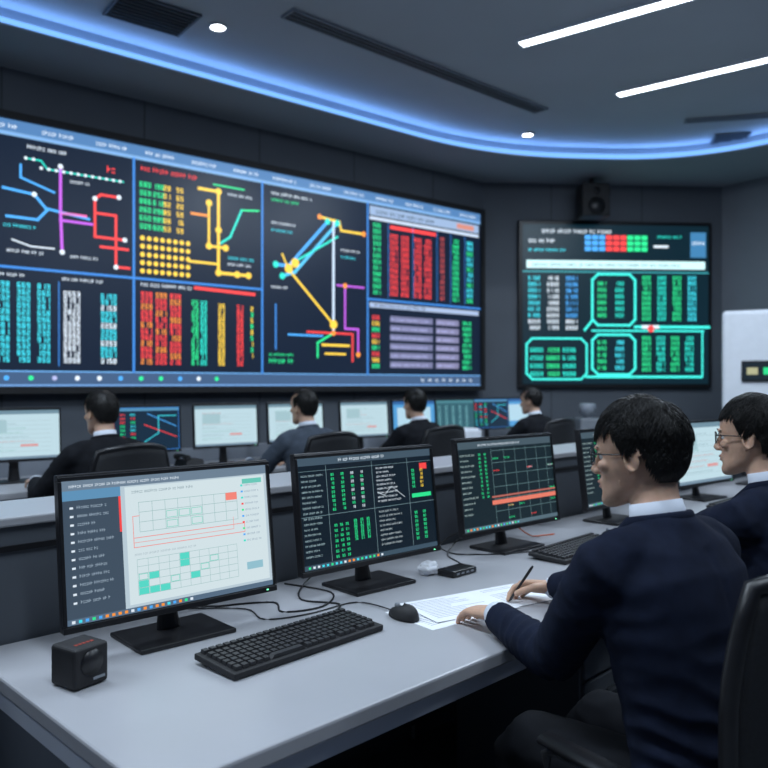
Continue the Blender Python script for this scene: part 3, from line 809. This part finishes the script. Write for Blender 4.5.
def hand(mb, wrist, Fw, Dn, side, curls, tcurl=(.15, .25), spread=.06, k_=1.10):
    Fw = V(Fw).normalized(); Dn = V(Dn); Dn = (Dn-Dn.dot(Fw)*Fw).normalized(); Sd = Fw.cross(Dn)*side
    Ms = Matrix.Translation(wrist) @ Matrix.Scale(k_, 4) @ Matrix.Translation(-wrist)
    def p(f, s, d=0): return wrist+Fw*f+Sd*s+Dn*d
    mb.tube([p(-.06, 0), p(-.02, 0), p(0, 0), p(.025, .001), p(.055, .001), p(.080, 0), p(.092, 0)],
            [(.026, .020), (.026, .019), (.027, .018), (.034, .017), (.040, .015), (.0405, .012), (.036, .008)], 16, ref=Sd, M=Ms)
    tips = []
    for s, L, r, k in ((.0305, .072, .0084, 1.2), (.0105, .080, .0086, .3), (-.0100, .074, .0082, -.5), (-.0290, .058, .0074, -1.6)):
        fd = Fw*math.cos(spread*k)+Sd*math.sin(spread*k); a = 0; q = p(.078-abs(s-.01)*.15, s, 0); path = [q-fd*.02, q]; rad = [r*.9, r*1.08]
        for seg, cu in zip((.46, .30, .24), curls):
            a += cu*(1+.08*k*-.5); dv = fd*math.cos(a)-Dn*math.sin(a)
            path.append(q+dv*L*seg*.5); rad.append(r*.95)
            q = q+dv*L*seg; path.append(q); rad.append(r*1.0)
            r *= .93
        path.append(q+dv*.005); rad.append(r*.6)
        mb.tube(path, rad, 10, ref=Sd, M=Ms); tips.append(Ms @ q)
    q = p(.018, .020, -.006); path = [q]; rad = [.015]; dv = (Fw*.62+Sd*.72-Dn*.30).normalized()
    for i, (L, r) in enumerate(((.040, .0115), (.030, .0100), (.022, .0088))):
        if i: dv = (dv+Fw*tcurl[i-1]*1.6-Dn*tcurl[i-1]*.8-Sd*tcurl[i-1]).normalized()
        path.append(q+dv*L*.5); rad.append(r*1.02); q = q+dv*L; path.append(q); rad.append(r)
    path.append(q+dv*.005); rad.append(.005); mb.tube(path, rad, 10, ref=Dn, M=Ms); tips.append(Ms @ q)
    return tips

HC = V((0, -.012, .026)); HR = V((.082, .102, .098))
def hairline(deg):
    T = [(0, .078), (30, .072), (52, .054), (66, .034), (74, .002), (82, -.012), (87, .010), (104, .003), (113, -.038), (132, -.058), (180, -.063)]
    for (a, za), (b, zb) in zip(T, T[1:]):
        if a <= deg <= b: return za+(zb-za)*(deg-a)/(b-a)
    return T[-1][1]
def hs(t): return math.sin(t) if t < math.pi/2 else math.sin(t)**.5
def htm(dg, up=0.): return math.acos(max(-.94, min(.9, (hairline(dg)+up-HC.z)/HR.z)))
def hair(mbc, mbs, M, n, seed, bangs=1., vol=1.):
    NU, NT = 72, 14; vs = []; fs = []
    for i in range(NT+1):
        for k in range(NU):
            ph = 2*math.pi*k/NU; dg = math.degrees(min(ph, 2*math.pi-ph))
            t = htm(dg, .006)*i/NT
            f = .985+(.045*vol*(1-(i/NT)**1.5))
            nz = 1+.03*noise.noise(V((math.sin(ph)*3, math.cos(ph)*3, t*3+seed)))
            vs.append(HC+V((hs(t)*math.sin(ph)*HR.x, hs(t)*math.cos(ph)*HR.y, math.cos(t)*HR.z))*f*nz)
    for i in range(NT):
        for k in range(NU): fs.append((i*NU+k, i*NU+(k+1) % NU, (i+1)*NU+(k+1) % NU, (i+1)*NU+k))
    o = len(vs)
    for k in range(NU): vs.append(HC+(vs[NT*NU+k]-HC)*.86)
    for k in range(NU): fs.append((NT*NU+k, NT*NU+(k+1) % NU, o+(k+1) % NU, o+k))
    mbc.add(vs, fs, 0, M)
    r = random.Random(seed); Wp = V((.012, -.055, .120))
    for q in range(n):
        ph = r.uniform(0, 2*math.pi); dg = math.degrees(min(ph, 2*math.pi-ph))
        tm = htm(dg)
        t = math.acos(max(-1, min(1, 1-(1-math.cos(tm))*r.random()**.8)))
        if r.random() < .25: t = tm*r.uniform(.85, 1)
        p = HC+V((hs(t)*math.sin(ph)*HR.x, hs(t)*math.cos(ph)*HR.y, math.cos(t)*HR.z)); d = p-Wp
        cl = V((noise.noise(p*30+V((seed, 0, 0))), noise.noise(p*30+V((0, seed, 5))), noise.noise(p*30+V((9, 0, seed)))))
        d = d.normalized()+cl*1.3+V((r.uniform(-1, 1), r.uniform(-1, 1), r.uniform(-1, 1)))*.28
        front = dg < 62
        low = dg > 100 and t > 1.4
        L = r.uniform(.018, .044)*(1.15*bangs if front else (.5 if low else 1.)); ns = 5; st = L/ns
        sc0 = 1.0+.05*vol*(1-t/max(tm, .01)); path = []; rad = []
        lift = r.uniform(.001, .034)*vol*(.3 if low else 1.)
        for k in range(ns+1):
            rel = p-HC; zc = max(-.985, min(.999, rel.z/HR.z)); rho = math.sqrt((rel.x/HR.x)**2+(rel.y/HR.y)**2)
            ss = sc0+lift*1.6*math.sin(math.pi*.62*k/ns)+.004
            if rel.z > 0:
                e = math.sqrt(rho*rho+(rel.z/HR.z)**2); pr = HC+rel/e*ss
            else:
                g = max(.62, (1-zc*zc)**.25)/max(rho, .05); pr = HC+V((rel.x*g*ss, rel.y*g*ss, rel.z))
            nn = V((rel.x/HR.x**2, rel.y/HR.y**2, (rel.z/HR.z**2) if rel.z > 0 else rel.z*.3/HR.z**2)).normalized()
            path.append(pr); rad.append(.0014*(1-.8*k/ns))
            dt = d-d.dot(nn)*nn
            if dt.length < 1e-4: dt = V((0, 0, -1))
            dt.normalize(); d = (dt+V((0, 0, -.30))).normalized(); p = p+dt*st
        ok = True; mg = r.uniform(.002, .012); fz = (.040 if bangs < 1.2 else .026)+.018*r.random()
        for x in path:
            az = math.degrees(math.atan2(abs(x.x), x.y-HC.y))
            if x.z < (fz if az < 50 else hairline(az)-mg): ok = False; break
        if ok: mbs.tube(path, rad, 3, ref=(0.3, .5, .8), M=M)

SL = [(-.119, .012, .080, .058, .068), (-.114, .024, .088, .040, .064), (-.104, .036, .091, .015, .050), (-.090, .046, .088, -.015, .035), (-.072, .054, .086, -.045, .018),
      (-.052, .060, .085, -.070, .005), (-.030, .066, .083, -.088, -.002), (-.005, .070, .082, -.100, -.006), (.020, .074, .088, -.107, -.008), (.045, .077, .087, -.109, -.010),
      (.068, .074, .078, -.103, -.012), (.088, .065, .061, -.088, -.013), (.103, .048, .036, -.064, -.014), (.112, .028, .012, -.042, -.015), (.115, .008, -.008, -.022, -.015)]
def head_blobs(mb, M, bits):
    E_ = lambda c, r, rot=None: mb.ell(c, r, 0, M, 20, 12, rot)
    NA = 36; vs = []; fs = []
    for z, w, yf, yb, y0 in SL:
        for k in range(NA):
            a = 2*math.pi*k/NA; sa, ca = math.sin(a), math.cos(a)
            if ca >= 0: x = w*math.copysign(abs(sa)**.86, sa); y = y0+(yf-y0)*abs(ca)**.86
            else: x = w*sa; y = y0+(yb-y0)*abs(ca)
            vs.append(V((x, y, z)))
    for i in range(len(SL)-1):
        for k in range(NA): fs.append((i*NA+k, i*NA+(k+1) % NA, (i+1)*NA+(k+1) % NA, (i+1)*NA+k))
    fs.append(list(range(NA))); fs.append([(len(SL)-1)*NA+k for k in range(NA)])
    mb.add(vs, fs, 0, M)
    E_((0, .080, -.098), (.015, .013, .013)); E_((0, .074, -.062), (.030, .018, .022))
    for s in (-1, 1):
        E_((s*.040, .064, -.022), (.020, .018, .016)); E_((s*.026, .081, .019), (.020, .009, .006))
        E_((s*.012, .092, -.036), (.0085, .011, .008))
        R_ = Matrix.Rotation(s*math.radians(22), 3, 'Z') @ Matrix.Rotation(math.radians(-12), 3, 'X')
        E_((s*.075, -.012, -.006), (.0055, .016, .029), R_)
        pts = [(s*.080, -.012+.017*math.cos(a), -.004+.029*math.sin(a)) for a in [math.radians(x) for x in range(-100, 200, 25)]]
        mb.tube(pts, .0042, 8, ref=(1, 0, 0), M=M)
        E_((s*.076, -.004, -.032), (.005, .007, .009))
        E_((s*.031, .0705, .0075), (.0165, .0105, .0055)); E_((s*.031, .0700, -.0105), (.016, .010, .004))
    mb.tube([(0, .084, .014), (0, .091, -.006), (0, .099, -.022), (0, .1035, -.032), (0, .096, -.040)], [.0075, .008, .0095, .0110, .009], 12, M=M)
    E_((0, .0895, -.0605), (.021, .0085, .0050)); E_((0, .0880, -.0705), (.018, .0085, .0056))
    for s in (-1, 1):
        bits['eye'].ell((s*.031, .0665, -.0015), (.0130, .0130, .0110), 0, M, 14, 10)
        bits['iris'].ell((s*.031, .0785, -.002), (.0055, .0020, .0055), 0, M, 12, 8)
        bits['brow'].tube([(s*.012, .0905, .020), (s*.028, .0895, .024), (s*.046, .076, .020)], [(.0030, .0016), (.0036, .0016), (.0018, .001)], 8, M=M)
        bits['brow'].tube([(s*.017, .0785, .0035), (s*.031, .0815, .0060), (s*.045, .0745, .0020)], [.0009, .0013, .0009], 6, M=M)

def person(name, loc, yaw, jm, lean, wl, wr, hy=0., hp=0., fine=True, glasses=False, seed=1, handL=None, handR=None, pen=False, vol=1., nh=None, chair_yaw=None, LL=(.305, .275), dz=0., bangs=1., hintL=(-.55, -.25, -.8)):
    Mw = Matrix.Translation((loc[0], loc[1], 0)) @ Matrix.Rotation(yaw, 4, 'Z'); Mi = Mw.inverted()
    root = empty(name, (loc[0], loc[1], 0), yaw)
    ny = .33*lean; vx = .008 if fine else .015
    hc = V((0, ny+.065, 1.262+dz))
    mb = MB()
    mb.tube([(0, -.015, .49), (0, -.015, .56), (0, ny*.12, .66), (0, ny*.35-.0, .78), (0, ny*.62-.005, .90), (0, ny*.85-.008, 1.0), (0, ny-.005, 1.065), (0, ny+.002, 1.105), (0, ny+.010, 1.13)],
            [(.172, .118), (.188, .130), (.174, .122), (.178, .122), (.196, .128), (.200, .120), (.165, .098), (.100, .076), (.068, .062)], 28)
    LL1, LL2 = LL; hands = MB(); cuffs = MB(); tipsR = None; crease = []
    for sx, w, hd_ in ((-1, wl, handL), (1, wr, handR)):
        W = (Mi @ V(w)) if fine else V(w)
        S = V((sx*.182, ny+.005, 1.038))
        h_ = hintL if sx < 0 else (.55, -.25, -.8)
        El = ik(S, W, LL1, LL2, h_)
        d = (W-El).normalized(); up = (El-S).normalized()
        crease += [(El+d*.02, (d+up).normalized(), .080, .0070, .034), (S+up*.10, up, .06, .0042, .040), (El+d*.15, d, .06, .0036, .036), (S+V((-sx*.04, 0, -.09)), (V((sx, 0, 1.1))).normalized(), .08, .0065, .045)]
        mb.tube([V((sx*.06, ny-.005, 1.068)), V((sx*.13, ny-.003, 1.058)), S+V((0, 0, -.004)), S+up*.07, S+up*.16, S+up*.25, El-up*.02, El+d*.03, El+d*.10, El+d*.18, W-d*.035, W-d*.015],
                [.055, .064, .070, .067, .063, .060, .058, .056, .053, .048, .042, .041], 18, ref=(0, .3, 1))
        cuffs.tube([W-d*.05, W-d*.004, W+d*.007], [.034, .0355, .033], 18)
        if hd_: Fh = (Mi.to_3x3() @ V(hd_[0])); Dh = (Mi.to_3x3() @ V(hd_[1])); cu = hd_[2]; tc = hd_[3]
        else: Fh = V((-.25*sx, 1, -.08)); Dh = V((0, .1, 1)); cu = (.3, .4, .3); tc = (.15, .2)
        tp = hand(hands, W, Fh, Dh, -sx, cu, tc)
        if sx > 0: tipsR = tp
    crease += [(V((-.12, -.05, .72)), V((.25, 0, 1)).normalized(), .12, .0065, .055), (V((.12, -.05, .74)), V((-.25, 0, 1)).normalized(), .12, .0065, .060), (V((0, -.1, .66)), V((0, 0, 1)), .11, .0055, .05)]
    def jm_fn(c):
        f = (c.z-.86)/.26
        fy = ny*min(1, max(0, (c.z-.5)/.55))
        if f > 0 and c.y > fy+.055 and abs(c.x) < .012+.055*f and c.z < 1.2: return 1
        return 0
    def cloth_post(c, n):
        dd = 0.
        for P, ax, rad, amp, wl_ in crease:
            r_ = c-P; q = r_.length_squared/(rad*rad)
            if q > 5: continue
            w_ = noise.noise(c*9+V((seed, 0, 0)))*2.6
            dd += amp*math.exp(-q)*(1-2*abs(math.sin(math.pi*r_.dot(ax)/wl_+w_)))
        fy = ny*min(1, max(0, (c.z-.5)/.55))
        if c.y < fy-.03 and .5 < c.z < 1.08: dd -= .0032*math.exp(-(c.x/.006)**2)
        return c+n*dd
    remesh(mb, 'jacket', [jm, M_shirt], vx, 5, root, fold=.0045 if fine else .005, fscale=8, seed=seed, matfn=jm_fn, post=cloth_post)
    mb = MB(); pts = []
    for k in range(-10, 11):
        a = math.radians(k*14); rx = .072; ry = .066
        pts.append(V((rx*math.sin(a), ny+.012-ry*math.cos(a), 1.132-.030*(1-math.cos(a))/2)))
    pts = [V((-.022, ny*.7+.128, .93)), V((-.040, ny*.85+.118, 1.0)), V((-.052, ny+.090, 1.065))]+pts[2:-2]+[V((.052, ny+.090, 1.065)), V((.040, ny*.85+.118, 1.0)), V((.022, ny*.7+.128, .93))]
    mb.tube(pts, [(.018, .009)]*len(pts), 10, ref=(0, 0, 1)); mb.obj('collar', jm, root, True)
    mb = MB(); mb.tube([(0, ny+.004, 1.09), (0, ny+.012, 1.13), (0, ny+.019, 1.160)], [(.066, .062), (.063, .060), (.059, .056)], 24); mb.obj('shirt_collar', M_shirt, root, True)
    cuffs.obj('shirt_cuffs', M_shirt, root, True)
    remesh(hands, 'hands', M_skin, .0030 if fine else .0045, 2, root)
    mb = MB(); mb.tube([(0, -.03, .50), (0, -.02, .55), (0, 0, .62)], [(.15, .11), (.17, .125), (.15, .11)], 20)
    sh = MB()
    for sx in (-1, 1):
        mb.tube([(sx*.075, -.04, .555), (sx*.09, .06, .565), (sx*.105, .24, .570), (sx*.12, .40, .560), (sx*.123, .435, .525), (sx*.118, .42, .40), (sx*.115, .37, .25), (sx*.112, .33, .10)],
                [.085, .090, .080, .066, .062, .060, .054, .050], 16)
        sh.tube([(sx*.112, .27, .045), (sx*.112, .33, .055), (sx*.118, .42, .045), (sx*.122, .51, .030), (sx*.123, .545, .026)], [(.034, .040), (.040, .050), (.044, .040), (.042, .028), (.025, .018)], 14)
        sh.box((sx*.118, .40, .008), (.08, .28, .016))
    remesh(mb, 'trousers', M_trous, vx*1.3, 4, root, fold=.005, seed=seed+3); sh.obj('shoes', M_shoe, root, True)
    Mh = Matrix.Translation(hc) @ Matrix.Rotation(hy, 4, 'Z') @ Matrix.Rotation(-hp, 4, 'X')
    hb = MB(); bits = {'eye': MB(), 'iris': MB(), 'brow': MB()}
    head_blobs(hb, Mh, bits)
    hb.tube([(0, ny-.005, 1.06), (0, ny+.012, 1.12), Mh @ V((0, -.026, -.075)), Mh @ V((0, -.018, -.02))], [(.060, .060), (.053, .055), (.051, .054), (.052, .058)], 18)
    Mhi = Mh.inverted()
    def lipfn(c):
        q = Mhi @ c
        return 1 if (abs(q.x) < .022 and q.y > .085 and -.0765 < q.z < -.0555) else 0
    def face_post(c, n):
        q = Mhi @ c
        if q.y < .03: return c
        for s in (-1, 1):
            g = math.exp(-(((q.x-s*.030)/.017)**2+((q.z+.001)/.011)**2)); q.y -= .0045*g
            g = math.exp(-(((q.x-s*.052)/.012)**2+((q.z+.060)/.020)**2)); q.y -= .003*g
        g = math.exp(-((q.x/.020)**2+((q.z+.0655)/.0022)**2)); q.y -= .003*g
        g = math.exp(-((q.x/.018)**2+((q.z+.083)/.005)**2)); q.y -= .0025*g
        return Mh @ q
    remesh(hb, 'head', [M_skin, M_lip], .0033 if fine else .006, 2, root, matfn=lipfn, post=face_post)
    bits['eye'].obj('eyes', M_eye, root, True); bits['iris'].obj('irises', M_iris, root, True); bits['brow'].obj('eyebrows', M_hair, root, True)
    hcap = MB(); hst = MB(); hair(hcap, hst, Mh, nh or (12000 if fine else 1800), seed, vol=vol, bangs=bangs)
    hcap.obj('hair_cap', M_hair, root, True); hst.obj('hair_strands', M_hair, root, True)
    if glasses:
        g = MB()
        for s in (-1, 1):
            pts = []
            for k in range(24):
                a = 2*math.pi*k/24; ca, sa = math.cos(a), math.sin(a)
                x = .0235*abs(ca)**.7*(1 if ca > 0 else -1); z = .0175*abs(sa)**.7*(1 if sa > 0 else -1)
                pts.append((s*.033+x, .099-abs(s*.033+x)**2*3.2, -.002+z))
            g.tube(pts, .0016, 6, ref=(0, 1, 0), closed=True, M=Mh)
            g.tube([(s*.057, .088, .006), (s*.068, .070, .006), (s*.078, .02, .004), (s*.079, -.005, .004), (s*.078, -.022, -.014)], .0017, 6, M=Mh)
        g.tube([(-.010, .099, .002), (0, .101, .006), (.010, .099, .002)], .0015, 6, M=Mh)
        g.obj('spectacles', M_black, root, True)
    if pen and tipsR:
        tip = (tipsR[0]+tipsR[4])/2
        axis = (Mi.to_3x3() @ V((.45, -.25, .80))).normalized()
        z0 = tip.z-(ZD+.006); a0 = tip-axis*(z0/axis.z); pm = MB()
        pm.tube([a0, a0+axis*.012, a0+axis*.13, a0+axis*.14], [.0008, .004, .0045, .003], 10); pm.obj('pen', M_black, root, True)
    if chair_yaw is None: chair_yaw = yaw
    bk = Mw @ V((0, -.015, 0)); chair((bk.x, bk.y), chair_yaw)
    return root

person('seated_man', (.672, 1.590), math.radians(33), M_navy, .34,
       (.300, 2.060, ZD+.052), (.520, 2.350, ZD+.047), hy=math.radians(21), hp=math.radians(5), glasses=True, seed=3,
       handL=((-.50, .86, -.12), (-.05, .12, 1), (.28, .42, .34), (.12, .2)),
       handR=((-.88, .42, -.05), (.25, .45, .85), (.55, .60, .35), (.35, .35)), pen=True, vol=1.2, bangs=1.35, LL=(.325, .295), hintL=(-.05, -.2, -1))
person('seated_man', (1.235, 2.20), math.radians(42), M_navy, .34,
       D(2.50, 1.36, ZD+.046), D(2.92, 1.40, ZD+.046), hy=math.radians(8), hp=math.radians(3), glasses=True, seed=8,
       handL=((-.5, .85, -.08), (0, .1, 1), (.22, .4, .3), (.12, .2)), handR=((-.75, .6, -.08), (0, .1, 1), (.22, .4, .3), (.12, .2)), vol=1.0, bangs=.8)
for s, m, sd, hy, hp, dt in ((1.90, M_blk, 21, 8, 4, 0), (3.32, M_gry, 22, 10, 2, .0), (4.44, M_blk, 23, -6, 2, 0), (6.04, M_blk, 24, 14, 6, 0.0)):
    p = D(s, 3.98+dt)
    person('seated_operator', (p.x, p.y), YD+math.radians(-4 if sd != 21 else 2), m, .2, V((-.20, .50, Z2+.05)), V((.18, .50, Z2+.05)), hy=math.radians(hy), hp=math.radians(hp), fine=False, seed=sd)

# ------------------------------------------------------------------ world + camera
w = bpy.data.worlds.new('World'); scene.world = w; w.use_nodes = True
w.node_tree.nodes['Background'].inputs[0].default_value = (.10, .16, .26, 1); w.node_tree.nodes['Background'].inputs[1].default_value = .3
cd = bpy.data.cameras.new('Camera'); cam = bpy.data.objects.new('Camera', cd); link(cam)
cam.location = (0, 0, 1.42); cam.rotation_euler = (math.radians(90), 0, 0)
cd.sensor_width = 36; cd.lens = 36; cd.clip_start = .05; cd.clip_end = 60
cd.dof.use_dof = True; cd.dof.focus_distance = 2.1; cd.dof.aperture_fstop = 3.2
scene.camera = cam
